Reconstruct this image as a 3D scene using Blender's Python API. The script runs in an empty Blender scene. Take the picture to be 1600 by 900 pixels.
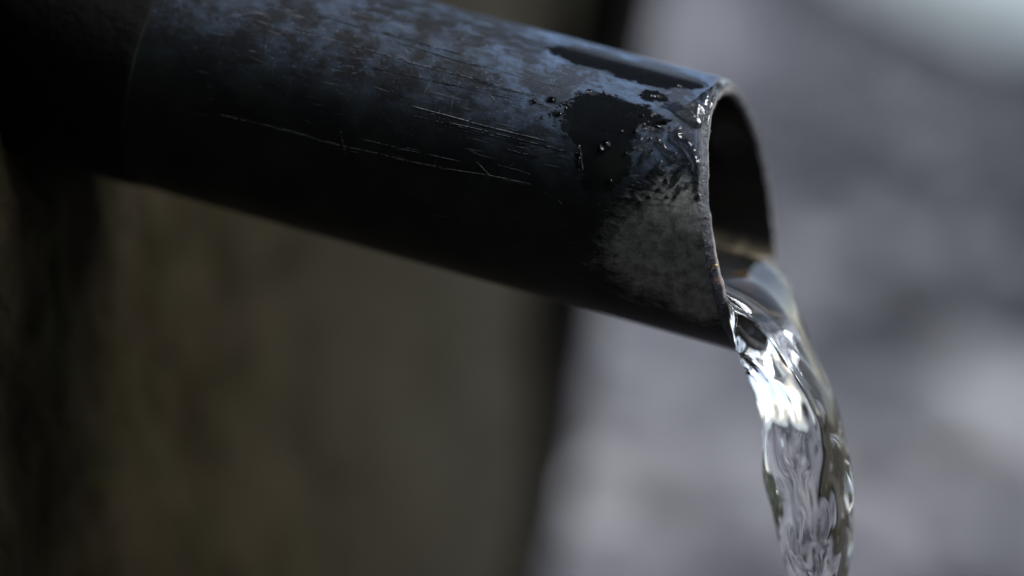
import bpy, bmesh, math, random
import numpy as np
from mathutils import Vector, Matrix, noise

SC = bpy.context.scene
R_ = math.radians
random.seed(7)

# ------------------------------------------------------------------ camera
PITCH = R_(12.0)
HC = 0.62                       # camera height above the ground
LENS, SENS = 100.0, 36.0
D0 = 0.5475                     # distance to the centre of the pipe mouth
cam_d = bpy.data.cameras.new('camera')
cam = bpy.data.objects.new('camera', cam_d)
SC.collection.objects.link(cam)
cam.location = (0, 0, HC)
cam.rotation_euler = (math.pi / 2 - PITCH, 0, 0)
cam_d.lens, cam_d.sensor_width = LENS, SENS
cam_d.clip_start, cam_d.clip_end = 0.02, 500
cam_d.dof.use_dof = True
cam_d.dof.focus_distance = 0.529
cam_d.dof.aperture_fstop = 3.3
SC.camera = cam

# ------------------------------------------------------------------ sky, sun, exposure
SUN_EL, SUN_AZ = R_(47), R_(88)    # azimuth measured from +Y (away from camera) towards +X
w = bpy.data.worlds.new('World')
SC.world = w
w.use_nodes = True
wn = w.node_tree
bg = wn.nodes['Background']
sky = wn.nodes.new('ShaderNodeTexSky')
sky.sky_type = 'NISHITA'
sky.sun_disc = False
sky.sun_elevation = SUN_EL
sky.sun_rotation = SUN_AZ
sky.dust_density = 0.6
sky.air_density = 1.0
sky.ozone_density = 2.0
hs = wn.nodes.new('ShaderNodeHueSaturation')      # thin overcast: the sky's blue is half washed out
hs.inputs['Saturation'].default_value = 0.6
wn.links.new(sky.outputs[0], hs.inputs['Color'])
wn.links.new(hs.outputs[0], bg.inputs[0])
bg.inputs[1].default_value = 0.05
sun_d = bpy.data.lights.new('sun', 'SUN')
sun_d.energy = 1.5
sun_d.angle = R_(30)
sun_d.color = (0.95, 0.97, 1.0)     # filtered by cloud, hardly warm at all
sun = bpy.data.objects.new('sun', sun_d)
SC.collection.objects.link(sun)
sdir = Vector((math.sin(SUN_AZ) * math.cos(SUN_EL), math.cos(SUN_AZ) * math.cos(SUN_EL), math.sin(SUN_EL)))
sun.rotation_euler = sdir.to_track_quat('Z', 'Y').to_euler()
sun.location = (0, 0, 5)
SC.view_settings.view_transform = 'Standard'
SC.view_settings.look = 'None'
SC.view_settings.gamma = 1
SC.view_settings.use_curve_mapping = False
SC.view_settings.exposure = 2.25
SC.cycles.max_bounces = 14
SC.cycles.transmission_bounces = 12
SC.cycles.glossy_bounces = 6
SC.cycles.caustics_reflective = False
SC.cycles.caustics_refractive = False
SC.cycles.sample_clamp_indirect = 6
SC.cycles.use_denoising = True

# ------------------------------------------------------------------ helpers
CR = Vector((1, 0, 0))
CU = Vector((0, math.sin(PITCH), math.cos(PITCH)))
CF = Vector((0, math.cos(PITCH), -math.sin(PITCH)))
CO = Vector((0, 0, HC))
K = SENS / LENS / 1600.0
PX = K * D0                      # one photo pixel at the mouth, in metres


def unproject(px, py, depth):
    """the point of the place that lies `depth` metres in front of the lens"""
    return CO + CR * ((px - 800) * K * depth) + CU * (-(py - 450) * K * depth) + CF * depth


def project(p):
    q = Vector(p) - CO
    d = q.dot(CF)
    return 800 + q.dot(CR) / d / K, 450 - q.dot(CU) / d / K, d


def tag(o, label=None, cat=None, group=None, kind=None):
    for k, v in (('label', label), ('category', cat), ('group', group), ('kind', kind)):
        if v:
            o[k] = v
    return o


def mesh_obj(name, verts, faces, mat, parent=None, smooth=True, uvs=None):
    me = bpy.data.meshes.new(name)
    me.from_pydata([tuple(v) for v in verts], [], faces)
    if uvs is not None:
        ul = me.uv_layers.new(name='UVMap')
        vi = np.empty(len(me.loops), dtype=np.int32)
        me.loops.foreach_get('vertex_index', vi)
        ul.data.foreach_set('uv', np.asarray(uvs, dtype=np.float32)[vi].ravel())
    if smooth:
        me.polygons.foreach_set('use_smooth', [True] * len(me.polygons))
    me.materials.append(mat)
    me.update()
    o = bpy.data.objects.new(name, me)
    SC.collection.objects.link(o)
    if parent:
        o.parent = parent
    return o


def fbm(x, y, z, oct=4):
    return noise.fractal(Vector((x, y, z)), 1.0, 2.0, oct)


# --- a little algebra on shader nodes
class N:
    def __init__(s, T, sock):
        s.T, s.s = T, sock

    def _op(s, op, o=None, c=None, clamp=False):
        n = s.T.nodes.new('ShaderNodeMath')
        n.operation = op
        n.use_clamp = clamp
        for i, v in enumerate((s, o, c)):
            if v is None:
                continue
            if isinstance(v, N):
                s.T.links.new(v.s, n.inputs[i])
            else:
                n.inputs[i].default_value = v
        return N(s.T, n.outputs[0])

    def __add__(s, o): return s._op('ADD', o)
    __radd__ = __add__
    def __sub__(s, o): return s._op('SUBTRACT', o)
    def __rsub__(s, o): return (s * -1.0) + o
    def __mul__(s, o): return s._op('MULTIPLY', o)
    __rmul__ = __mul__
    def __truediv__(s, o): return s._op('DIVIDE', o)
    def abs(s): return s._op('ABSOLUTE')
    def sqrt(s): return s._op('SQRT')
    def max(s, o): return s._op('MAXIMUM', o)
    def min(s, o): return s._op('MINIMUM', o)
    def pow(s, o): return s._op('POWER', o)
    def clamp(s): return s._op('ADD', 0.0, clamp=True)

    def smooth(s, a, b):
        n = s.T.nodes.new('ShaderNodeMapRange')
        n.interpolation_type = 'SMOOTHSTEP'
        s.T.links.new(s.s, n.inputs[0])
        n.inputs[1].default_value, n.inputs[2].default_value = (a, b) if a < b else (b, a)
        n.inputs[3].default_value, n.inputs[4].default_value = (0, 1) if a < b else (1, 0)
        return N(s.T, n.outputs[0])


class Mat:
    def __init__(s, name):
        s.m = bpy.data.materials.new(name)
        s.m.use_nodes = True
        s.T = s.m.node_tree
        s.b = s.T.nodes['Principled BSDF']

    def node(s, t):
        return s.T.nodes.new(t)

    def link(s, a, b):
        s.T.links.new(a.s if isinstance(a, N) else a, b)

    def set(s, **kw):
        for k, v in kw.items():
            i = s.b.inputs[k.replace('_', ' ')]
            if isinstance(v, N):
                s.link(v, i)
            elif hasattr(v, 'node'):
                s.link(v, i)
            else:
                i.default_value = v

    def coords(s, kind='Object'):
        if kind == 'UV':
            n = s.node('ShaderNodeUVMap')
            n.uv_map = 'UVMap'
            return n.outputs[0]
        return s.node('ShaderNodeTexCoord').outputs[kind]

    def sep(s, v):
        n = s.node('ShaderNodeSeparateXYZ')
        s.link(v, n.inputs[0])
        return [N(s.T, o) for o in n.outputs]

    def comb(s, x, y, z=0.0):
        n = s.node('ShaderNodeCombineXYZ')
        for i, v in enumerate((x, y, z)):
            if isinstance(v, N):
                s.link(v, n.inputs[i])
            else:
                n.inputs[i].default_value = v
        return n.outputs[0]

    def noise(s, v, scale=1.0, detail=4, rough=0.55, distort=0.0):
        n = s.node('ShaderNodeTexNoise')
        s.link(v, n.inputs['Vector'])
        n.inputs['Scale'].default_value = scale
        n.inputs['Detail'].default_value = detail
        n.inputs['Roughness'].default_value = rough
        n.inputs['Distortion'].default_value = distort
        return N(s.T, n.outputs[0])

    def voronoi(s, v, scale=1.0, feature='F1'):
        n = s.node('ShaderNodeTexVoronoi')
        n.feature = feature
        s.link(v, n.inputs['Vector'])
        n.inputs['Scale'].default_value = scale
        return N(s.T, n.outputs['Distance'])

    def mix(s, f, a, b):
        n = s.node('ShaderNodeMix')
        n.data_type = 'RGBA'
        for i, v in ((0, f), (6, a), (7, b)):
            if isinstance(v, N):
                s.link(v, n.inputs[i])
            elif isinstance(v, (tuple, list)):
                n.inputs[i].default_value = (*v, 1)
            elif isinstance(v, float):
                n.inputs[i].default_value = v
            else:
                s.link(v, n.inputs[i])
        return n.outputs[2]

    def bump(s, h, strength=0.5, dist=0.001):
        n = s.node('ShaderNodeBump')
        s.link(h, n.inputs['Height'])
        n.inputs['Strength'].default_value = strength
        n.inputs['Distance'].default_value = dist
        s.link(n.outputs[0], s.b.inputs['Normal'])


# ------------------------------------------------------------------ the pipe's place
R = 0.025                        # outer radius
RI = 0.0217                      # bore radius
PHI = R_(8)
A_CUT = -0.335 * R               # how far the cut is set back at the top ...
B_CUT = -0.215 * R               # ... and on the side towards the camera
ax2 = Vector((0.964, 0.267)).normalized()
AX = (CR * ax2.x - CU * ax2.y) * math.cos(PHI) - CF * math.sin(PHI)
UP = (CR * ax2.y + CU * ax2.x)
UP = (UP - AX * UP.dot(AX)).normalized()
AWAY = UP.cross(AX).normalized()
C0 = unproject(1162, 340.6, D0)
PIPE = Matrix.Identity(4)
for i, v in enumerate((AX, AWAY, UP)):
    PIPE[0][i], PIPE[1][i], PIPE[2][i] = v
PIPE.translation = C0
PINV = PIPE.inverted()


def cut_t(el):
    """axial position of the cut end; el = elevation angle, 0 faces the camera, 90 deg is the top"""
    return (A_CUT * math.sin(el) + B_CUT * math.cos(el)
            + 0.00016 * noise.noise(Vector((math.cos(el) * 3, math.sin(el) * 3, 1.7)))
            + 0.00022 * noise.noise(Vector((math.cos(el) * 11, math.sin(el) * 11, 5.7)))
            + 0.00012 * noise.noise(Vector((math.cos(el) * 31, math.sin(el) * 31, 2.7))))


def shell(t, el, r=R):
    return Vector((t, -r * math.cos(el), r * math.sin(el)))


def px_to_uv(px, py):
    """photo pixel -> (axial mm, arc mm) on the pipe's outer surface"""
    o = PINV @ CO
    d = (PINV.to_3x3() @ (unproject(px, py, 1.0) - CO)).normalized()
    a = d.y ** 2 + d.z ** 2
    b = 2 * (o.y * d.y + o.z * d.z)
    c = o.y ** 2 + o.z ** 2 - R * R
    disc = max(b * b - 4 * a * c, 0)
    q = o + d * ((-b - math.sqrt(disc)) / (2 * a))
    return q.x * 1000, math.atan2(q.z, -q.y) * R * 1000


# ------------------------------------------------------------------ materials
WET = [(930, 92, 9, 3.6), (1000, 112, 10, 4.2), (1055, 122, 6, 3.5), (935, 190, 7.5, 6.5), (945, 245, 5, 7),
       (985, 178, 7, 2.6), (950, 98, 14, 2.0),
       (1020, 150, 3, 1.6), (861, 156, .9, .7), (834, 159, .7, .6), (880, 163, 1.2, .6), (874, 180, 1.6, .8), (922, 144, .8, .7),
       (900, 165, 1.3, 1.0), (884, 195, 1.0, .7), (905, 148, .7, .5)]
CRUST = [(1025, 400, 11.5, 12), (1055, 345, 8, 9), (1075, 430, 8, 10), (1085, 470, 7, 7)]


def blot_field(u, v, blots):
    """1 in the middle of a blot, 0 on its outline, negative outside"""
    best = -3.0
    for (cu, cv, rx, ry) in blots:
        d = 1 - math.hypot((u - cu) / rx, (v - cv) / ry)
        d *= min(1.0, min(rx, ry) / 3.0)
        best = max(best, d)
    return best


def mat_barrel():
    M = Mat('black_plastic_weathered')
    uv = M.coords('UV')
    u, v, _ = M.sep(uv)

    def attr(name):
        n = M.node('ShaderNodeAttribute')
        n.attribute_name = name
        return N(M.T, n.outputs['Fac'])

    n_big = M.noise(uv, 0.10, 3, 0.6)
    n_mid = M.noise(M.comb(u * 0.7, v * 1.25), 0.40, 7, 0.70, 0.7)
    n_fine = M.noise(uv, 2.2, 4, 0.7)
    n_grit = M.noise(uv, 7.0, 2, 0.6)
    n_str = M.noise(M.comb(u * 0.05, v * 2.6), 1.0, 4, 0.7)
    wet = (attr('wet') + (n_mid - 0.5) * 1.3 + (n_fine - 0.5) * 0.35).smooth(-0.10, 0.10)
    dry = 1.0 - wet
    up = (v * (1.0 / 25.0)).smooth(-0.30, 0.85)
    tip = u.smooth(-65, -30)
    # dusty bloom tinted with painted sky sheen, thick on the upper side where dust settles
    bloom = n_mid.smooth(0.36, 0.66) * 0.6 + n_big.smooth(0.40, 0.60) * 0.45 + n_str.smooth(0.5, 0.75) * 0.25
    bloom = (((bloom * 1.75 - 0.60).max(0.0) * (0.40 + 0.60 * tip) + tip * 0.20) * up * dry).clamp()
    speck = (n_fine.smooth(0.60, 0.70) * n_mid.smooth(0.38, 0.58) + n_grit.smooth(0.62, 0.74) * 0.6) * (0.15 + 0.85 * up) * (1.0 - wet * 0.85)
    scr = n_str.smooth(0.66, 0.74) * n_fine.smooth(0.40, 0.62) * 0.35 * dry
    crust = (attr('crust') + (n_mid - 0.5) * 1.5 + (n_fine - 0.5) * 0.30).smooth(-0.12, 0.60)
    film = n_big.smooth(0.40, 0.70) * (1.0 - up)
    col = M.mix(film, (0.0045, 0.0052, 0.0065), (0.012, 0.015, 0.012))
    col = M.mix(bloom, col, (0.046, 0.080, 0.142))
    col = M.mix((speck * 0.85 + scr).clamp(), col, (0.2176, 0.2516, 0.306))
    n_c = M.noise(uv, 0.45, 5, 0.62, 0.4)
    crust_col = M.mix(n_c.smooth(0.25, 0.78), (0.15, 0.16, 0.142), (0.54, 0.555, 0.505))
    crust_col = M.mix(n_fine.smooth(0.54, 0.70) * 0.6, crust_col, (0.62, 0.63, 0.58))
    col = M.mix(crust * 0.8, col, crust_col)
    rough = 0.42 + bloom * 0.30 + crust * 0.4 - wet * 0.36
    M.set(Base_Color=col, Roughness=rough.max(0.05), IOR=1.36)
    h = n_fine * 0.35 + n_grit * 0.2 + speck * 0.3 + crust * (n_fine * 0.3 + n_c * 1.2) - scr * 0.4
    M.bump(h * (1.0 - wet * 0.9), 0.55, 0.00022)
    return M.m


def mat_scratch():
    M = Mat('pale_scuffed_plastic')
    n = M.noise(M.coords(), 1500, 3)
    M.set(Base_Color=M.mix(n, (0.034, 0.03604, 0.0408), (0.1632, 0.17, 0.1836)), Roughness=0.6)
    return M.m


def mat_rim():
    M = Mat('sawn_plastic_edge')
    p = M.coords()
    n1 = M.noise(p, 900, 4, 0.65)
    n2 = M.noise(p, 3200, 3, 0.6)
    a, _, z = M.sep(M.coords('UV'))       # UV x: 0 outside, 1 on the bore side
    worn = M.noise(p, 130, 3, 0.6).smooth(0.38, 0.58) * M.sep(p)[1].smooth(0.004, -0.006)
    pale = a.smooth(0.44, 0.56) * (n1.smooth(0.25, 0.55) * 0.6 + 0.4) * (0.12 + 0.88 * worn)
    col = M.mix(pale, (0.007, 0.009, 0.013), (0.1768, 0.1496, 0.1394))
    col = M.mix(n2.smooth(0.60, 0.68) * n1.smooth(0.45, 0.6) * 0.8, col, (0.238, 0.2584, 0.2856))
    col = M.mix(M.noise(p, 420, 3).smooth(0.62, 0.72) * 0.5, col, (0.20, 0.10, 0.05))
    M.set(Base_Color=col, Roughness=0.10 + pale * 0.35 + n1 * 0.15, IOR=1.40)
    M.bump(n1 * 1.3 + n2 * 0.5, 0.8, 0.0005)
    return M.m


def mat_bore():
    M = Mat('wet_scaled_bore')
    p = M.coords()
    x, y, z = M.sep(p)
    n1 = M.noise(p, 220, 4, 0.6)
    band = (z + (n1 - 0.5) * 0.006)
    tide_sheen = band.smooth(-0.0125, -0.0085) * band.smooth(-0.002, -0.006)  # scale band, also painting in the pale reflection on the wet wall
    col = M.mix(tide_sheen * n1.smooth(0.3, 0.6), (0.004, 0.004, 0.004), (0.22, 0.18, 0.12))
    col = M.mix(n1.smooth(0.55, 0.7) * band.smooth(-0.008, -0.014), col, (0.30, 0.14, 0.03))
    M.set(Base_Color=col, Roughness=0.35)
    M.bump(n1, 0.5, 0.0006)
    return M.m


def mat_water(name='clear_water'):
    M = Mat(name)
    M.set(Base_Color=(1, 1, 1, 1), Roughness=0.0, IOR=1.333)
    M.b.inputs['Transmission Weight'].default_value = 1.0
    return M.m


def mat_shade_band():
    M = Mat('shade_black')  # flat black for the shade painted on at the wall
    n = M.noise(M.coords(), 300, 4)
    M.set(Base_Color=M.mix(n, (0.003, 0.003, 0.003), (0.007, 0.007, 0.006)), Roughness=0.9)
    M.b.inputs['Specular IOR Level'].default_value = 0.1
    M.bump(n, 0.4, 0.001)
    return M.m


def mat_wall():
    M = Mat('damp_mossy_stone')
    p = M.coords()
    x, y, z = M.sep(p)
    n1 = M.noise(p, 9, 5, 0.6)
    n2 = M.noise(p, 38, 4, 0.6)
    n3 = M.noise(M.comb(x * 200 + z * 70, y * 200, z * 80), 1.0, 4, 0.65)
    n4 = M.noise(p, 700, 3, 0.6)
    col = M.mix(n1.smooth(0.35, 0.65), (0.00884, 0.006528, 0.002448), (0.017, 0.0136, 0.007616))
    col = M.mix(n2.smooth(0.50, 0.68) * 0.8, col, (0.00884, 0.00884, 0.002448))
    col = M.mix(M.noise(p, 16, 4, 0.6).smooth(0.52, 0.66) * 0.8, col, (0.003944, 0.002584, 0.001224))
    col = M.mix(n3.smooth(0.52, 0.72) * 0.6, col, (0.01496, 0.01054, 0.00748))
    col = M.mix(n3.smooth(0.45, 0.30) * 0.8, col, (0.003, 0.0025, 0.002))
    col = M.mix(y.smooth(0.66, 0.90) * 0.85, col, M.mix(n2.smooth(0.35, 0.65), (0.020, 0.0185, 0.013), (0.030, 0.028, 0.0215)))
    M.set(Base_Color=col, Roughness=0.95)
    M.b.inputs['Specular IOR Level'].default_value = 0.03
    M.bump(n3 * 1.0 + n4 * 0.5, 0.8, 0.002)
    return M.m


def mat_pole():
    M = Mat('dark_wet_bark')
    p = M.coords()
    x, y, z = M.sep(p)
    n = M.noise(M.comb(x * 160, y * 160, z * 22), 1.0, 4)
    M.set(Base_Color=M.mix(n, (0.0012, 0.0010, 0.0008), (0.0040, 0.0030, 0.0022)), Roughness=0.9)
    M.b.inputs['Specular IOR Level'].default_value = 0.1
    M.bump(n, 0.8, 0.003)
    return M.m


def shingle_colour(M, p):
    at = M.node('ShaderNodeAttribute')
    at.attribute_name = 'pale'
    pale = N(M.T, at.outputs['Fac'])
    n1 = M.noise(p, 3.0, 4, 0.55)
    n2 = M.noise(p, 11.0, 4, 0.6)
    k = pale * 0.5 + 0.5 + (n1 - 0.5) * 0.9
    col = M.mix(k.smooth(-0.1, 0.60), (0.0100, 0.0105, 0.0135), (0.0690, 0.0645, 0.0760))
    col = M.mix(k.smooth(0.5, 1.2), col, (0.272, 0.2652, 0.272))
    col = M.mix(n2.smooth(0.55, 0.70) * 0.55, col, (0.034, 0.04216, 0.04964))
    return col, n1, n2


def mat_ground():
    M = Mat('grey_stony_ground')
    p = M.coords()
    col, n1, n2 = shingle_colour(M, p)
    n3 = M.noise(p, 30.0, 4, 0.6)
    col = M.mix(n3.smooth(0.55, 0.72) * 0.4, col, (0.01836, 0.01836, 0.0204))
    M.set(Base_Color=col, Roughness=0.45 + n2 * 0.4)
    M.bump(n3 + n2, 0.8, 0.02)
    return M.m


def mat_stone():
    M = Mat('grey_river_stone')
    p = M.coords()
    col, n1, n2 = shingle_colour(M, p)
    n3 = M.noise(p, 60, 4)
    col = M.mix(n3.smooth(0.5, 0.7) * 0.4, col, (0.02856, 0.02924, 0.03264))
    M.set(Base_Color=col, Roughness=0.35 + n3 * 0.3)
    M.bump(n3, 0.6, 0.004)
    return M.m


WATER = mat_water()

# ------------------------------------------------------------------ ground and shallow pool (setting)
PATCHES = []   # (x, y, half width, half depth, slant, paleness): pale dry shingle, dark wet mud, painted corner glare


def at_ground(px, py):
    d = unproject(px, py, 1.0) - CO
    return CO + d * (-(HC + 0.02) / d.z)


for px, py, rx, ry, val in [(1330, 190, 130, 70, -1.3), (1470, 280, 160, 60, -1.3), (1590, 330, 120, 60, -.5), (1400, 630, 130, 60, -1.1),
                            (1110, 700, 110, 50, -1.0), (1560, 620, 90, 60, -.2), (1270, 330, 70, 60, -.2), (960, 690, 60, 60, -.2),
                            (1120, 60, 110, 110, .5), (1400, 430, 190, 60, .45), (1530, 130, 150, 50, .7), (1500, 800, 170, 80, .7),
                            (1010, 560, 130, 60, .45), (920, 860, 130, 60, .9), (1160, 850, 110, 50, .4), (1240, 480, 90, 50, .2),
                            (1600, 0, 150, 50, 2.0)]:  # last patch: extra pale colour painted in for the far corner's glare
    g = at_ground(px, py)
    g1, g2 = at_ground(px + rx, py), at_ground(px, max(py - ry, -200))
    PATCHES.append((g.x, g.y, abs(g1.x - g.x), abs(g2.y - g.y), g.x / g.y, val))


def paleness(x, y):
    v = 0.0
    for cx, cy, rx, ry, k, val in PATCHES:
        dx = (x - cx) - (y - cy) * (k - 0.10)
        d = (dx / rx) ** 2 + ((y - cy) / ry) ** 2
        if d < 9:
            v += 1.7 * val * math.exp(-d * 0.7)
    return v


def add_paleness(o):
    at = o.data.attributes.new('pale', 'FLOAT', 'POINT')
    at.data.foreach_set('value', [paleness(v.co.x, v.co.y) for v in o.data.vertices])


def ground_h(x, y):
    e = max(0.0, 1 - max(abs(x) / 9, abs(y - 3) / 9))
    return (0.10 * fbm(x * 0.9, y * 0.9, 3.3) + 0.035 * fbm(x * 4, y * 4, 8.1)) * min(1, e * 3) - 0.03


def build_ground():
    xs = sorted(set([-60, -30, -15, -8, -5, 5, 8, 15, 30, 60] + [round(-3 + 0.06 * i, 3) for i in range(117)]))
    ys = sorted(set([-60, -30, -12, -6, -3, -1.5, 9, 12, 18, 30, 60] + [round(-0.5 + 0.07 * i, 3) for i in range(122)]))
    V, F = [], []
    for y in ys:
        for x in xs:
            V.append((x, y, ground_h(x, y)))
    nx = len(xs)
    for j in range(len(ys) - 1):
        for i in range(nx - 1):
            a = j * nx + i
            F.append((a, a + 1, a + nx + 1, a + nx))
    o = mesh_obj('ground', V, F, mat_ground())
    add_paleness(o)
    tag(o, 'grey stony ground blurred far behind the pipe', 'ground', kind='structure')


def build_gravel():
    bm = bmesh.new()
    bmesh.ops.create_icosphere(bm, subdivisions=2, radius=1.0)
    TV = [v.co.copy() for v in bm.verts]
    TF = [tuple(v.index for v in f.verts) for f in bm.faces]
    bm.free()
    rnd = random.Random(11)
    V, F = [], []
    for _ in range(900):
        y = 1.3 + 6.5 * rnd.random() ** 1.2
        x = rnd.uniform(-0.6, 0.5) + y * rnd.uniform(-0.12, 0.3)
        s = rnd.uniform(0.02, 0.075) * (1.6 if rnd.random() < 0.12 else 1)
        h = ground_h(x, y)
        m = (Matrix.Translation((x, y, h + s * 0.15)) @ Matrix.Rotation(rnd.uniform(0, 6.28), 4, 'Z')
             @ Matrix.Diagonal((s, s * rnd.uniform(0.6, 0.95), s * rnd.uniform(0.35, 0.7), 1)))
        off = Vector((rnd.uniform(0, 100), 0, 0))
        n0 = len(V)
        V += [m @ (c * (1 + 0.22 * noise.noise(c * 1.3 + off))) for c in TV]
        F += [(i + n0, j + n0, k + n0) for i, j, k in TF]
    o = mesh_obj('gravel', V, F, mat_stone())
    add_paleness(o)
    tag(o, 'grey river stones lying blurred on the ground', 'gravel', kind='stuff')


def build_shade_bank():
    """an unseen dark bank added behind the camera so the wet pipe reflects darkness"""
    V, F = [], []
    nx, ny = 60, 26
    for j in range(ny):
        for i in range(nx):
            a = -1.9 + 2.75 * i / (nx - 1)
            f = j / (ny - 1)
            r = 2.6 + 7 * f + 0.5 * fbm(a * 3, f * 4, 2.0)
            z = -0.2 + 9.0 * f ** 0.9 + 0.7 * fbm(a * 6, f * 7, 5.0) * min(1, f * 4)
            V.append((math.sin(a) * r * 1.2 - 0.4, -math.cos(a) * r + 0.6, z))
    for j in range(ny - 1):
        for i in range(nx - 1):
            k = j * nx + i
            F.append((k, k + nx, k + nx + 1, k + 1))
    M = Mat('shade_bank_dark')
    n = M.noise(M.coords(), 5, 5, 0.65)
    M.set(Base_Color=M.mix(n.smooth(0.35, 0.65), (0.010, 0.014, 0.006), (0.045, 0.060, 0.022)), Roughness=0.9)
    M.bump(n, 1.0, 0.2)
    o = mesh_obj('shade_bank', V, F, M.m)
    tag(o, 'unseen dark bank added behind the camera to darken reflections', 'shade_bank', kind='structure')


def build_shade_leaves():
    """unseen leaves added overhead to keep the sky out of the wet patches"""
    rnd = random.Random(21)
    V, F = [], []
    for _ in range(11000):
        x, y = rnd.uniform(-4, 1.0), rnd.uniform(-5, 3.4)
        z = 3.0 + 0.5 * fbm(x * .8, y * .8, 6.6) + rnd.uniform(-.35, .35) - 0.05 * abs(y)
        l, wd = rnd.uniform(.08, .17), rnd.uniform(.04, .08)
        m = Matrix.Translation((x, y, z)) @ Matrix.Rotation(rnd.uniform(0, 6.28), 4, 'Z') @ Matrix.Rotation(rnd.gauss(0, .5), 4, 'X')
        i0 = len(V)
        V += [m @ Vector(c) for c in ((-l, 0, 0), (0, -wd, .01), (l, 0, -.02), (0, wd, .01))]
        F.append((i0, i0 + 1, i0 + 2, i0 + 3))
    M = Mat('shade_leaf')
    n = M.noise(M.coords(), 3, 3)
    M.set(Base_Color=M.mix(n, (0.010, 0.017, 0.005), (0.025, 0.038, 0.011)), Roughness=0.6)
    o = mesh_obj('shade_leaves', V, F, M.m, smooth=False)
    tag(o, 'unseen dark leaves added above the spring for shade', 'shade_leaves', kind='stuff')


def build_puddle():
    edge = [(0.62, 7.4), (0.69, 6.2), (0.745, 5.1), (0.80, 4.55), (0.95, 4.15), (2.4, 3.9), (3.6, 4.6), (4.2, 6.0), (3.8, 7.8), (2.6, 8.8), (1.4, 8.6)]
    P = []
    for k, a in enumerate(edge):
        b = edge[(k + 1) % len(edge)]
        for i in range(8):
            f = i / 8
            x, y = a[0] + (b[0] - a[0]) * f, a[1] + (b[1] - a[1]) * f
            P.append((x + .05 * noise.noise(Vector((x * 4, y * 4, 1))), y + .12 * noise.noise(Vector((x * 4, y * 4, 8))), 0.085))
    c = (2.2, 6.3, 0.085)
    V = P + [c]
    F = [(k, (k + 1) % len(P), len(P)) for k in range(len(P))]
    M = Mat('puddle_water')
    n = M.noise(M.coords(), 9, 3)
    M.set(Base_Color=(0.05, 0.055, 0.06, 1), Roughness=0.03, IOR=1.333)
    M.bump(n, 0.05, 0.01)
    o = mesh_obj('puddle', V, F, M.m)
    tag(o, 'bright standing water far off at the upper right', 'water', kind='structure')


build_ground()
build_gravel()
build_puddle()
build_shade_bank()  # unseen bank, added to darken what the pipe reflects
build_shade_leaves()  # unseen leaves, added to block the sky overhead

# ------------------------------------------------------------------ the wall the pipe comes out of
PW = C0 + AX * -0.145
WD = Vector((0.27, 0.963, 0)).normalized()
WN = Vector((WD.y, -WD.x, 0))


def pole_axis(py):
    """centre line of the dark pole, given a height in the photo"""
    pts = [(-700, 1110, 140), (0, 968, 144), (480, 868, 150), (900, 787, 156), (2400, 555, 162), (4400, 245, 166)]
    for a, b in zip(pts, pts[1:]):
        if py <= b[0]:
            break
    f = (py - a[0]) / (b[0] - a[0])
    return a[1] + (b[1] - a[1]) * f, a[2] + (b[2] - a[2]) * f


def on_wall(px, py):
    d = unproject(px, py, 1.0) - CO
    return CO + d * ((PW - CO).dot(WN) / d.dot(WN))


POLE_D = project(on_wall(pole_axis(450)[0] - 8, 450))[2] - 0.022


def build_wall():
    # right-hand end follows the leaning pole
    q0, q1 = on_wall(pole_axis(0)[0] - 8, 0), on_wall(pole_axis(900)[0] - 8, 900)
    slope = ((q0 - PW).dot(WD) - (q1 - PW).dot(WD)) / (q0.z - q1.z)
    s_mid = (q1 - PW).dot(WD)

    def s_end(z):
        return s_mid + slope * (z - q1.z)

    zs = [-0.15, -0.05] + list(np.arange(0.0, 0.34, 0.02)) + list(np.arange(0.34, 0.60, 0.0021)) + list(np.arange(0.60, 1.5, 0.03))
    fr = [-1.6, -1.3, -1.0, -0.8, -0.6, -0.45, -0.35, -0.28, -0.22] + list(np.arange(-0.18, 0.10, 0.0021)) + list(np.arange(0.10, 0.235, 0.006))
    base = fr[-1]
    V, F = [], []
    for z in zs:
        e = s_end(z)
        for s in fr:
            ss = s if s < 0.1 else 0.1 + (s - 0.1) * (e - 0.1) / (base - 0.1)
            p = PW + WD * ss
            p.z = z
            d = 0.012 * fbm(ss * 7, z * 5, 1.1) + 0.0022 * fbm(ss * 42 + z * 12, z * 24, 4.4, 3) + 0.002 * fbm(ss * 180, z * 60, 7.4, 3)
            # the hole round the pipe
            q = PINV @ p
            rr = math.hypot(q.y, q.z) * (1 + 0.10 * noise.noise(Vector((q.y * 70, q.z * 70, 2.2))))
            hole = 1 - min(1, max(0, (rr - 1.08 * R) / (0.20 * R)))
            hole = hole * hole * (3 - 2 * hole)
            V.append(p + WN * (d * (1 - hole) - 0.05 * hole))
    n = len(fr)
    for j in range(len(zs) - 1):
        for i in range(n - 1):
            a = j * n + i
            F.append((a, a + 1, a + n + 1, a + n))
    o = mesh_obj('stone_wall', V, F, mat_wall())
    m = o.modifiers.new('thickness', 'SOLIDIFY')
    m.thickness = 0.10
    m.offset = -1
    tag(o, 'dark olive brown mossy wall on the left that the pipe comes out of', 'wall')


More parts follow.
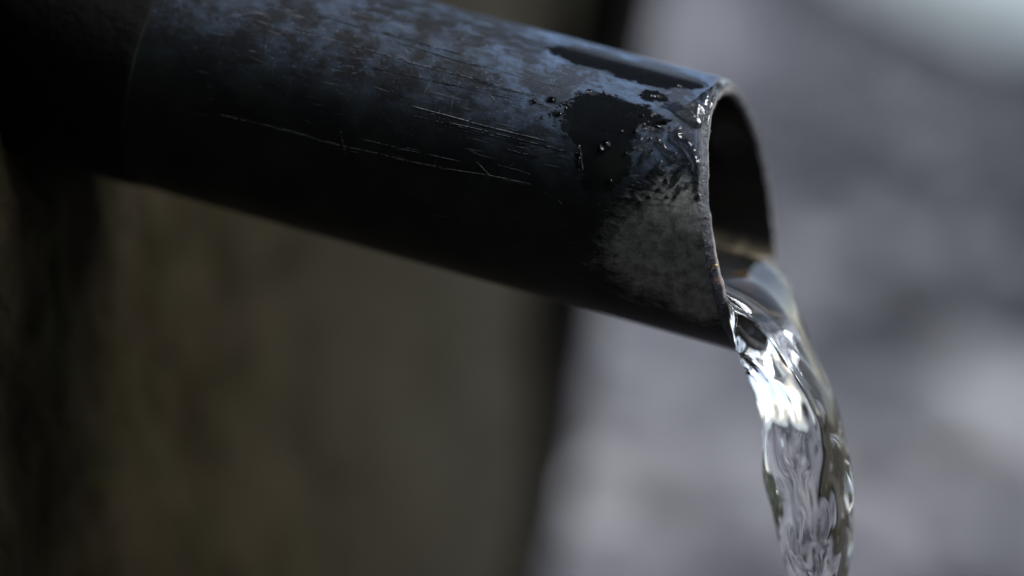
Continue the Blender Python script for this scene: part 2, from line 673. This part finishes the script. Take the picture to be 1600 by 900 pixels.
def build_pole():
    V, F = [], []
    pys = list(np.linspace(-700, 4300, 60))
    n = 20
    for py in pys:
        cx, wd = pole_axis(py)
        c = unproject(cx, py, POLE_D)
        r = wd * 0.5 * K * POLE_D
        for k in range(n):
            a = 2 * math.pi * k / n
            rr = r * (1 + 0.10 * noise.noise(Vector((math.cos(a) * 1.5, math.sin(a) * 1.5, py * 0.006))))
            V.append(c + Vector((math.cos(a) * rr, math.sin(a) * rr, 0)))
    for j in range(len(pys) - 1):
        for k in range(n):
            F.append((j * n + k, (j + 1) * n + k, (j + 1) * n + (k + 1) % n, j * n + (k + 1) % n))
    F.append(tuple(range(n)))
    F.append(tuple(reversed(range((len(pys) - 1) * n, len(pys) * n))))
    o = mesh_obj('slanting_pole', V, F, mat_pole())
    tag(o, 'dark slanting pole at the end of the brown wall, out of focus', 'pole')


build_wall()
build_pole()

# ------------------------------------------------------------------ the pipe
def build_pipe():
    root = bpy.data.objects.new('drain_pipe', None)
    SC.collection.objects.link(root)
    root.matrix_world = PIPE
    tag(root, 'weathered black plastic pipe sloping down out of the wall, water pouring from its mouth', 'pipe')
    NA = 288
    ch = 0.0017                     # axial length of the chamfer
    L0 = -0.185
    fr = [0, .1, .2, .3, .4, .5] + [0.55 + 0.45 * i / 120 for i in range(121)]

    def angles():
        return [-math.pi + 2 * math.pi * k / NA for k in range(NA + 1)]

    # barrel; the seam of the surface coordinates runs along the hidden far side
    V, F, UV = [], [], []
    for f in fr:
        for el in angles():
            te = cut_t(el) - ch
            t = L0 + (te - L0) * f
            r = R * (1 + 0.002 * noise.noise(Vector((t * 30, math.cos(el), math.sin(el)))))
            V.append(shell(t, el, r if f < 1 else R * 0.998))
            UV.append((t * 1000, el * R * 1000))
    n = NA + 1
    for j in range(len(fr) - 1):
        for k in range(NA):
            a = j * n + k
            F.append((a, a + n, a + n + 1, a + 1))
    o = mesh_obj('barrel', V, F, mat_barrel(), root, uvs=UV)
    for nm, src in (('wet', WET), ('crust', CRUST)):
        bl = [(*px_to_uv(a, b), c, d) for a, b, c, d in src]
        at = o.data.attributes.new(nm, 'FLOAT', 'POINT')
        at.data.foreach_set('value', [blot_field(u, v, bl) if -75 < u and abs(v) < 45 else -3.0 for u, v in UV])

    # scratches: broken, torn-up slivers of plastic standing a hair proud of the barrel
    SCR = [((450, 12), (720, 86), .22, .6), ((600, 62), (880, 138), .14, .4),
           ((690, 188), (890, 238), .16, .8), ((930, 150), (1005, 168), .10, .5), ((560, 215), (720, 252), .18, .5),
           ((395, 30), (845, 152), 0.40, .9), ((560, 100), (850, 165), 0.14, .5),
           ((640, 165), (860, 222), 0.30, .9), ((640, 178), (840, 232), 0.12, .6), ((790, 232), (845, 246), .16, .7),
           ((340, 178), (640, 252), 0.34, .7), ((640, 252), (832, 288), 0.30, .95), ((770, 255), (830, 272), .12, .6),
           ((745, 252), (768, 277), 0.26, .8), ((975, 285), (1040, 302), .18, .8), ((970, 292), (1010, 303), .16, .8),
           ((985, 276), (1030, 290), .14, .8), ((1010, 318), (1060, 322), .16, .8), ((530, 200), (540, 245), .22, .5),
           ((725, 300), (740, 322), .16, .6), ((870, 310), (880, 325), .16, .5), ((965, 305), (1000, 312), .12, .7)]
    sm = mat_scratch()
    rnd = random.Random(5)
    for p0, p1, w, dens in SCR:
        (u0, v0), (u1, v1) = px_to_uv(*p0), px_to_uv(*p1)
        ln = math.hypot(u1 - u0, v1 - v0)
        V, F = [], []
        du, dv = (u1 - u0) / ln, (v1 - v0) / ln

        def hairline(a, b, w, off, seed):
            n = max(4, int((b - a) / 0.22))
            i0 = len(V)
            for k in range(n + 1):
                x = a + (b - a) * k / n
                taper = min(1, (x - a) / 2.0 + .05, (b - x) / 2.0 + .05)
                g = (0.5 + 0.55 * noise.noise(Vector((x * .35, seed, 1))) + 0.75 * noise.noise(Vector((x * 1.9, seed, 5)))
                     + 0.5 * noise.noise(Vector((x * 5.1, seed, 8))))
                ww = w * taper * min(1.0, max(0.0, g * 1.1 - (1 - dens) * 0.55))
                o_ = off + 0.30 * noise.noise(Vector((x * .10, v0, 1))) + 0.05 * noise.noise(Vector((x * 1.7, seed, 2)))
                for q, lift in ((ww / 2, -.03), (0, .03 if ww > 0.01 else -.04), (-ww / 2, -.03)):
                    uu, vv = u0 + du * x - dv * (q + o_), v0 + dv * x + du * (q + o_)
                    V.append(shell(uu / 1000, vv / R / 1000, R * 1.0018 + lift / 1000))
            for k in range(n):
                j = i0 + k * 3
                F.extend([(j, j + 3, j + 4, j + 1), (j + 1, j + 4, j + 5, j + 2)])

        hairline(0, ln, w * 0.8, 0, u0)
        for k in range(int(2 + ln / 14)):
            a_ = rnd.uniform(0, ln * .8)
            hairline(a_, min(ln, a_ + rnd.uniform(2, 14)), w * rnd.uniform(.15, .4), rnd.gauss(0, w * 1.3), u0 + k * 7.7)
        if F:
            mesh_obj('scratch', V, F, sm, root, smooth=False)
    # the countless faint scuffs
    V, F = [], []
    wets = [(*px_to_uv(a, b), c, d) for a, b, c, d in WET]
    for k in range(230):
        u = rnd.uniform(-105, -9)
        v = rnd.gauss(9, 11)
        if k % 3 == 0:
            u, v = rnd.uniform(-25, -10), rnd.gauss(1, 6)
        if abs(v) > 34 or blot_field(u, v, wets) > -0.25:
            continue
        l, w, a = rnd.uniform(.3, 3.0) * (1 if k % 3 else .5), rnd.uniform(.02, .07), rnd.gauss(0, .10 if k % 4 else 1.0)
        i0 = len(V)
        for x, y in ((-l, 0), (0, -w), (0, w), (l, 0)):
            uu, vv = u + x * math.cos(a) - y * math.sin(a), v + x * math.sin(a) + y * math.cos(a)
            V.append(shell(min(uu, -7.6) / 1000, vv / R / 1000, R * 1.0022))
        F += [(i0, i0 + 1, i0 + 2), (i0 + 1, i0 + 3, i0 + 2)]
    tag(mesh_obj('fine_scuffs', V, F, sm, root, smooth=False), kind='stuff')

    # rim: chamfer, sawn face and rounded inner lip
    prof = [(-ch, 0.998, 0.0), (-ch * .85, 0.994, .08), (-ch * .45, 0.972, .25), (-ch * .15, 0.955, .42), (0.0, 0.940, .52),
            (0.00012, 0.922, .62), (0.0001, 0.90, .78), (-0.0002, 0.880, .92), (-0.0007, RI / R, 1.0)]
    V, F, UV = [], [], []
    for t, rf, q in prof:
        for el in angles():
            j = 0.00012 * noise.noise(Vector((math.cos(el) * 40, math.sin(el) * 40, q * 6))) * (1 if 0.2 < q < 1 else 0)
            V.append(shell(cut_t(el) + t + j, el, R * rf + j * 0.5))
            UV.append((q, el))
    for j in range(len(prof) - 1):
        for k in range(NA):
            a = j * n + k
            F.append((a, a + n, a + n + 1, a + 1))
    mesh_obj('rim', V, F, mat_rim(), root, uvs=UV)

    # bore
    V, F = [], []
    for f in fr:
        for el in angles():
            te = cut_t(el) - 0.0007
            t = L0 + (te - L0) * f
            V.append(shell(t, el, RI))
    for j in range(len(fr) - 1):
        for k in range(NA):
            a = j * n + k
            F.append((a, a + 1, a + n + 1, a + n))
    mesh_obj('bore', V, F, mat_bore(), root)

    # added black band standing in for shade where the pipe leaves the wall
    V, F = [], []
    prof = [(-0.175, 1.004), (-0.175, 1.016), (-0.1190, 1.016), (-0.1180, 1.012), (-0.1174, 1.006), (-0.1174, 1.0)]
    for t, rf in prof:
        for el in angles()[:-1]:
            V.append(shell(t + 0.0006 * noise.noise(Vector((math.cos(el) * 2, math.sin(el) * 2, 3))), el, R * rf))
    for j in range(len(prof) - 1):
        for k in range(NA):
            F.append((j * NA + k, j * NA + (k + 1) % NA, (j + 1) * NA + (k + 1) % NA, (j + 1) * NA + k))
    o = mesh_obj('shade_band', V, F, mat_shade_band(), root)
    o['label'] = 'black band added round the pipe for the shade at the wall'


build_pipe()

# ------------------------------------------------------------------ the falling water
def build_stream():
    # sections from inside the bore to the ground: lower-left and upper-right edge (photo px at the section's depth),
    # half depth in px, and how flat the upper side is
    S = [  # bx, by, tx, ty, h, flat, shx, dz
        (900, 474, 922, 365, 150, 1.0, -0.25, 0),
        (1040, 515, 1062, 403, 150, 1.0, -0.25, 0),
        (1110, 533, 1130, 422, 148, 1.0, -0.25, 0),
        (1146, 543, 1170, 430, 145, 1.0, -0.25, 0),
        (1152, 552, 1200, 447, 136, .95, -0.22, 0),
        (1157, 562, 1226, 478, 120, .85, -0.18, 0),
        (1164, 577, 1250, 520, 102, .65, -0.12, 0),
        (1174, 600, 1275, 566, 84, .4, -0.06, 0),
        (1185, 636, 1299, 614, 68, .2, 0, 0),
        (1191, 682, 1317, 666, 56, .1, 0, 0),
        (1194, 732, 1328, 722, 50, 0, 0, 0),
        (1203, 788, 1332, 784, 50, 0, 0, 0),
        (1217, 842, 1330, 840, 58, 0, 0, 0),
        (1236, 904, 1322, 902, 70, 0, 0, 0),
        (1256, 980, 1314, 980, 76, 0, 0, 0),
        (1250, 1100, 1330, 1100, 60, 0, 0, 0),
        (1240, 1260, 1348, 1260, 40, 0, 0, 0),
        (1265, 1460, 1330, 1460, 58, 0, 0, 0),
        (1250, 1750, 1350, 1750, 40, 0, 0, 0),
        (1275, 2200, 1335, 2200, 52, 0, 0, 0),
        (1262, 2900, 1352, 2900, 38, 0, 0, 0),
        (1280, 3700, 1340, 3700, 40, 0, 0, 0),
        (1280, 4500, 1345, 4500, 34, 0, 0, 0),
    ]
    A = np.array(S, float)
    # arc length along the middle
    mid = (A[:, 0:2] + A[:, 2:4]) / 2
    L = np.concatenate([[0], np.cumsum(np.linalg.norm(np.diff(mid, axis=0), axis=1))])

    def cr(x):   # Catmull-Rom style interpolation of every column
        i = int(min(max(np.searchsorted(L, x) - 1, 0), len(L) - 2))
        f = (x - L[i]) / (L[i + 1] - L[i])
        p1, p2 = A[i], A[i + 1]
        m1 = (A[i + 1] - A[i - 1]) / (L[i + 1] - L[i - 1]) if i > 0 else (p2 - p1) / (L[i + 1] - L[i])
        m2 = (A[i + 2] - A[i]) / (L[i + 2] - L[i]) if i < len(L) - 2 else (p2 - p1) / (L[i + 1] - L[i])
        h = L[i + 1] - L[i]
        f2, f3 = f * f, f * f * f
        return (2 * f3 - 3 * f2 + 1) * p1 + (f3 - 2 * f2 + f) * h * m1 + (-2 * f3 + 3 * f2) * p2 + (f3 - f2) * h * m2

    dens = [0]
    while dens[-1] < L[-1]:
        x = dens[-1]
        dens.append(x + (2.2 if 180 < x < 800 else 8.0 if x < 1300 else 22.0))
    dens[-1] = L[-1]
    NA = 176
    V, F = [], []
    z0 = D0
    for x in dens:
        bx, by, tx, ty, h, fl, shx, dz = cr(x)
        wave = min(1, max(0, (x - 235) / 110))
        for k in range(NA):
            a = 2 * math.pi * k / NA
            # a: -90 deg lower-left edge, +90 upper-right; 0 towards the camera
            cy, sy = math.cos(a), math.sin(a)
            # circular-segment profile (flat top) blending to an ellipse
            seg_d = cy if sy <= 0 else math.copysign(abs(cy) ** 0.35, cy)
            seg_u = (1 - 0.42 * abs(seg_d) ** 2) * min(1, abs(sy) * 5.0) ** 0.7 + 0.12
            if sy < 0:
                seg_u = 1 - 2 * (1 - (1 - abs(sy)) ** 1.0) if False else -abs(sy)
            e_d, e_u = math.copysign(abs(cy) ** 0.9, cy), sy
            dd = e_d + (seg_d - e_d) * fl
            uu = e_u + (seg_u - e_u) * fl
            # ripples drawn out along the flow
            r1 = noise.noise(Vector((cy * 1.3 + 3, sy * 1.3 + 1, x * 0.007 + 7)))
            r2 = noise.noise(Vector((cy * 2.4 + 5, sy * 2.4, x * 0.012 + r1 * .5)))
            r3 = noise.noise(Vector((cy * 4.5 + 9, sy * 4.5 + 2, x * 0.024 + r1)))
            rip = (0.26 * r1 + 0.17 * r2 + 0.030 * r3) * wave + (0.030 * r2 + (0.05 * r3 + 0.10 * r2) * max(0, sy)) * (1 - wave)
            edge = abs(sy) ** 3
            scale = 1 + rip * (1 - 0.62 * edge)
            if sy > 0:                       # long ridges on the sheet that pours over the lip
                uu += fl * 0.085 * math.sin(dd * 8.5 + 3.0 * r1 + x * 0.012) * (0.6 + r2)
            dd *= scale
            uu *= (1 + rip * 0.40)
            mx, my = (bx + tx) / 2, (by + ty) / 2
            px = mx + (tx - bx) / 2 * uu + shx * dd * h
            py = my + (ty - by) / 2 * uu + (0.21 if dd > 0 else 0.30) * dd * h * (1 if fl > 0.5 else fl * 2)
            # slack lets the fall run straight down in the place, so it recedes a little below the lens axis
            depth = z0 - dd * h * PX + max(0, my - 560) * PX * math.tan(PITCH) * 0.5 - 0.007 * (1 - fl)
            p = unproject(px, py, depth)
            q = PINV @ p
            rr = math.hypot(q.y, q.z)
            lim = RI * 0.997
            if rr > lim:
                over = q.x - (cut_t(math.atan2(q.z, -q.y)) - 0.0012)
                f = 1 - min(1, max(0, over / 0.0030))
                k_ = lim / rr
                q.y *= 1 + (k_ - 1) * f
                q.z *= 1 + (k_ - 1) * f
                p = PIPE @ q
            V.append(p)
    for j in range(len(dens) - 1):
        for k in range(NA):
            F.append((j * NA + k, (j + 1) * NA + k, (j + 1) * NA + (k + 1) % NA, j * NA + (k + 1) % NA))
    F.append(tuple(range(NA)))
    F.append(tuple(reversed(range((len(dens) - 1) * NA, len(dens) * NA))))
    o = mesh_obj('water_stream', V, F, WATER)
    me = o.data
    bm = bmesh.new()
    bm.from_mesh(me)
    bmesh.ops.recalc_face_normals(bm, faces=bm.faces)
    bm.to_mesh(me)
    bm.free()
    tag(o, 'clear rippling stream of water falling from the mouth of the pipe', 'water stream')
    return o


build_stream()

# ------------------------------------------------------------------ water lying on the pipe
def water_patch(name, pts, hmax, label, group=None, cell=0.11, lam=None, cat='water film', rimclip=True):
    """raised water on the barrel: pts = chain of (px, py, radius px); outline and meniscus from the distance to the chain"""
    P = []
    for px, py, r in pts:
        u, v = px_to_uv(px, py)
        P.append((u, v, r * PX * 1000))
    rmax = max(p[2] for p in P)
    lam = lam or rmax * 0.5
    u0, u1 = min(p[0] - p[2] for p in P) - .3, max(p[0] + p[2] for p in P) + .3
    v0, v1 = min(p[1] - p[2] for p in P) - .3, max(p[1] + p[2] for p in P) + .3
    nu, nv = int((u1 - u0) / cell) + 2, int((v1 - v0) / cell) + 2
    U = u0 + np.arange(nu) * cell
    W = v0 + np.arange(nv) * cell
    GU, GV = np.meshgrid(U, W)
    acc = np.zeros_like(GU)
    segs = list(zip(P, P[1:])) if len(P) > 1 else [(P[0], P[0])]
    kk = 3.0 / max(0.25, rmax * 0.5)
    for a, b in segs:
        dx, dy = b[0] - a[0], b[1] - a[1]
        l2 = dx * dx + dy * dy
        f = np.clip(((GU - a[0]) * dx + (GV - a[1]) * dy) / l2, 0, 1) if l2 > 0 else np.zeros_like(GU)
        r = a[2] + (b[2] - a[2]) * f
        d = r - np.hypot(GU - a[0] - dx * f, GV - a[1] - dy * f)
        acc += np.exp(kk * np.clip(d, -8, 8))
    D = np.log(acc + 1e-12) / kk - math.log(len(segs)) / kk * 0.3
    H = np.empty_like(D)
    for j in range(nv):
        for i in range(nu):
            d = D[j, i] + 0.10 * rmax * noise.noise(Vector((GU[j, i] * 1.7, GV[j, i] * 1.7, 4.2)))
            if d > 0:
                q = min(1.0, d / (2 * lam))
                H[j, i] = hmax * (1 - (1 - q) ** 2) ** 0.8 + 0.02
                H[j, i] *= 1 + 0.45 * noise.noise(Vector((GU[j, i] * 0.6, GV[j, i] * 0.6, 9.2)))
            else:
                H[j, i] = max(-0.25, 0.02 + d * 1.6)
    V, F, idx = [], [], {}

    def vid(j, i):
        if (j, i) not in idx:
            el = GV[j, i] / (R * 1000)
            t = GU[j, i] / 1000
            h = H[j, i] / 1000
            te = cut_t(el) - 0.0011
            if h > 0 and t > te - 0.003:     # the film rolls over towards the mouth
                h = max(h - 0.00050 * ((t - te + 0.003) / 0.003) ** 2 * (h / 0.0009), 0.00005)
            if t > te:                       # and hangs over the chamfer
                h -= (t - te) * 0.55
            idx[(j, i)] = len(V)
            V.append(shell(t, el, R + h))
        return idx[(j, i)]

    for j in range(nv - 1):
        for i in range(nu - 1):
            hs = (H[j, i], H[j, i + 1], H[j + 1, i], H[j + 1, i + 1])
            if max(hs) <= -0.03:
                continue
            if rimclip and GU[j, i] / 1000 > cut_t(GV[j, i] / (R * 1000)) - 0.0002:
                continue
            F.append((vid(j, i), vid(j, i + 1), vid(j + 1, i + 1), vid(j + 1, i)))
    if not F:
        return None
    c = sum(V, Vector()) / len(V)
    o = mesh_obj(name, [v - c for v in V], F, WATER)
    o.matrix_world = PIPE @ Matrix.Translation(c)
    tag(o, label, cat, group)
    return o


FILMS = [
    ([(1040, 165, 7), (1058, 168, 12), (1076, 180, 14), (1088, 192, 10), (1090, 168, 15), (1106, 152, 13), (1122, 139, 11), (1138, 132, 8)], .75,
     'largest water film on the pipe, running up over the top of the rim'),
    ([(1065, 199, 5), (1055, 213, 10), (1072, 226, 9), (1082, 238, 10), (1088, 256, 8), (1090, 276, 6), (1088, 298, 4)], .65,
     'winding water film running down along the pipe rim below the largest film'),
    ([(1036, 203, 4), (1022, 201, 5), (1027, 195, 5), (1039, 191, 4), (1050, 187, 2.5)], .40,
     'hook shaped bead of water left of the winding film'),
    ([(1027, 218, 4), (1034, 229, 6), (1044, 239, 5), (1054, 243, 6), (1049, 253, 4)], .45,
     'slanting bead of water left of the lower part of the winding film'),
    ([(1033, 254, 4), (1027, 263, 6), (1018, 272, 5), (1036, 268, 4)], .42,
     'three lobed bead of water lowest on the left, just above the scratches'),
    ([(1075, 257, 3), (1065, 263, 5), (1057, 276, 6), (1051, 288, 4)], .42,
     'curved bead of water hanging beside the rim, lowest on the right'),
    ([(906, 228, 2.5), (905, 238, 3.5), (908, 252, 2.2), (908, 264, 4)], .30,
     'thin trickle of water ending in a drop, left of the round drop'),
    ([(1007, 236, 2.5), (1004, 246, 3.5), (1001, 254, 3)], .30,
     'short slanting streak of water between the round drop and the beads by the rim'),
]
for pts, h, lab in FILMS:
    water_patch('water_film', pts, h * 1.25, lab, group='water lying on the pipe near its mouth')

water_patch('water_droplet', [(946, 227, 8.5)], 1.0, 'large round water drop alone on the dark wet patch of the pipe',
            group='water drops on the pipe', lam=.8, cat='water drop')
water_patch('water_droplet', [(834, 159, 4.5)], .5, 'leftmost small water drop on the dusty top of the pipe',
            group='water drops on the pipe', lam=.4, cat='water drop', cell=.08)
rd = random.Random(3)
MORE = []
while len(MORE) < 26:
    q = (rd.uniform(900, 1080), rd.uniform(140, 310), rd.choice([2.2, 2.6, 3.0, 3.4, 4.4]))
    if q[0] < 990:
        continue
    if all(math.hypot(q[0] - a, q[1] - b) > c + q[2] + 2 for f in FILMS for a, b, c in f[0]) and \
       all(math.hypot(q[0] - a, q[1] - b) > c + q[2] + 3 for a, b, c in MORE) and math.hypot(q[0] - 946, q[1] - 227) > 16:
        MORE.append(q)
for px, py, r in [(1031, 151, 4), (1022, 180, 4.5), (1006, 202, 4), (1000, 219, 4.5), (861, 156, 5), (922, 144, 4), (1067, 248, 4),
                  (953, 283, 3), (1000, 317, 4), (847, 184, 3), (874, 178, 4), (1090, 308, 5), (884, 170, 3), (905, 148, 3),
                  (1012, 165, 3), (1046, 205, 3), (1018, 236, 3), (990, 232, 2.5), (1042, 148, 3), (1062, 136, 4), (1012, 190, 2.5),
                  (978, 240, 3), (972, 205, 2.2), (1060, 300, 3), (1040, 282, 3)] + MORE:
    water_patch('water_droplet', [(px, py, r)], r * 0.085, 'tiny water drop on the pipe near its mouth',
                group='tiny water drops on the pipe', lam=r * .07, cat='water drop', cell=.08)

def build_rim_bead():
    V, F = [], []
    n, m = 90, 14
    for j in range(n + 1):
        f = j / n
        el = R_(34) + R_(52) * f
        r = 0.00052 * math.sin(math.pi * f) ** 0.5 * (1 + 0.55 * noise.noise(Vector((f * 7, 1, 4))))
        c_t, c_r = cut_t(el) - 0.0007, R * 0.982
        for k in range(m):
            a = 2 * math.pi * k / m
            V.append(shell(c_t + r * 1.5 * math.cos(a), el, c_r + r * math.sin(a)))
    for j in range(n):
        for k in range(m):
            F.append((j * m + k, j * m + (k + 1) % m, (j + 1) * m + (k + 1) % m, (j + 1) * m + k))
    c = sum(V, Vector()) / len(V)
    o = mesh_obj('water_film', [v - c for v in V], F, WATER)
    o.matrix_world = PIPE @ Matrix.Translation(c)
    bm = bmesh.new()
    bm.from_mesh(o.data)
    bmesh.ops.recalc_face_normals(bm, faces=bm.faces)
    bm.to_mesh(o.data)
    bm.free()
    tag(o, 'bright bead of water clinging along the upper edge of the pipe mouth', 'water film', 'water lying on the pipe near its mouth')


build_rim_bead()

# a fleck of yellow straw stuck on the rim
def build_fleck():
    u, v = px_to_uv(1104, 414)
    el = v / (R * 1000)
    c = shell(cut_t(el) - 0.0002, el, R * 0.955)
    V, F = [], []
    for j in range(7):
        f = j / 6
        q = Vector((f * 0.0011 - 0.0006, -0.0002 - 0.0004 * math.sin(f * 3), f * 0.0020 - 0.0014 + 0.0006 * math.sin(f * 5)))
        r = 0.00045 * (1 - abs(f - .6) * 0.9)
        for k in range(8):
            a = k * math.pi / 4
            V.append(q + Vector((math.cos(a) * r * 0.5, math.sin(a) * r * 0.6, math.cos(a) * r * 0.6)))
    for j in range(6):
        for k in range(8):
            F.append((j * 8 + k, j * 8 + (k + 1) % 8, (j + 1) * 8 + (k + 1) % 8, (j + 1) * 8 + k))
    F += [tuple(range(7, -1, -1)), tuple(range(48, 56))]
    M = Mat('dry_straw')
    n = M.noise(M.coords(), 2000, 3)
    M.set(Base_Color=M.mix(n, (0.45, 0.30, 0.08), (0.62, 0.46, 0.16)), Roughness=0.6)
    o = mesh_obj('straw_fleck', V, F, M.m)
    o.matrix_world = PIPE @ Matrix.Translation(c)
    tag(o, 'tiny yellow straw fleck stuck on the near edge of the pipe rim', 'straw')


build_fleck()
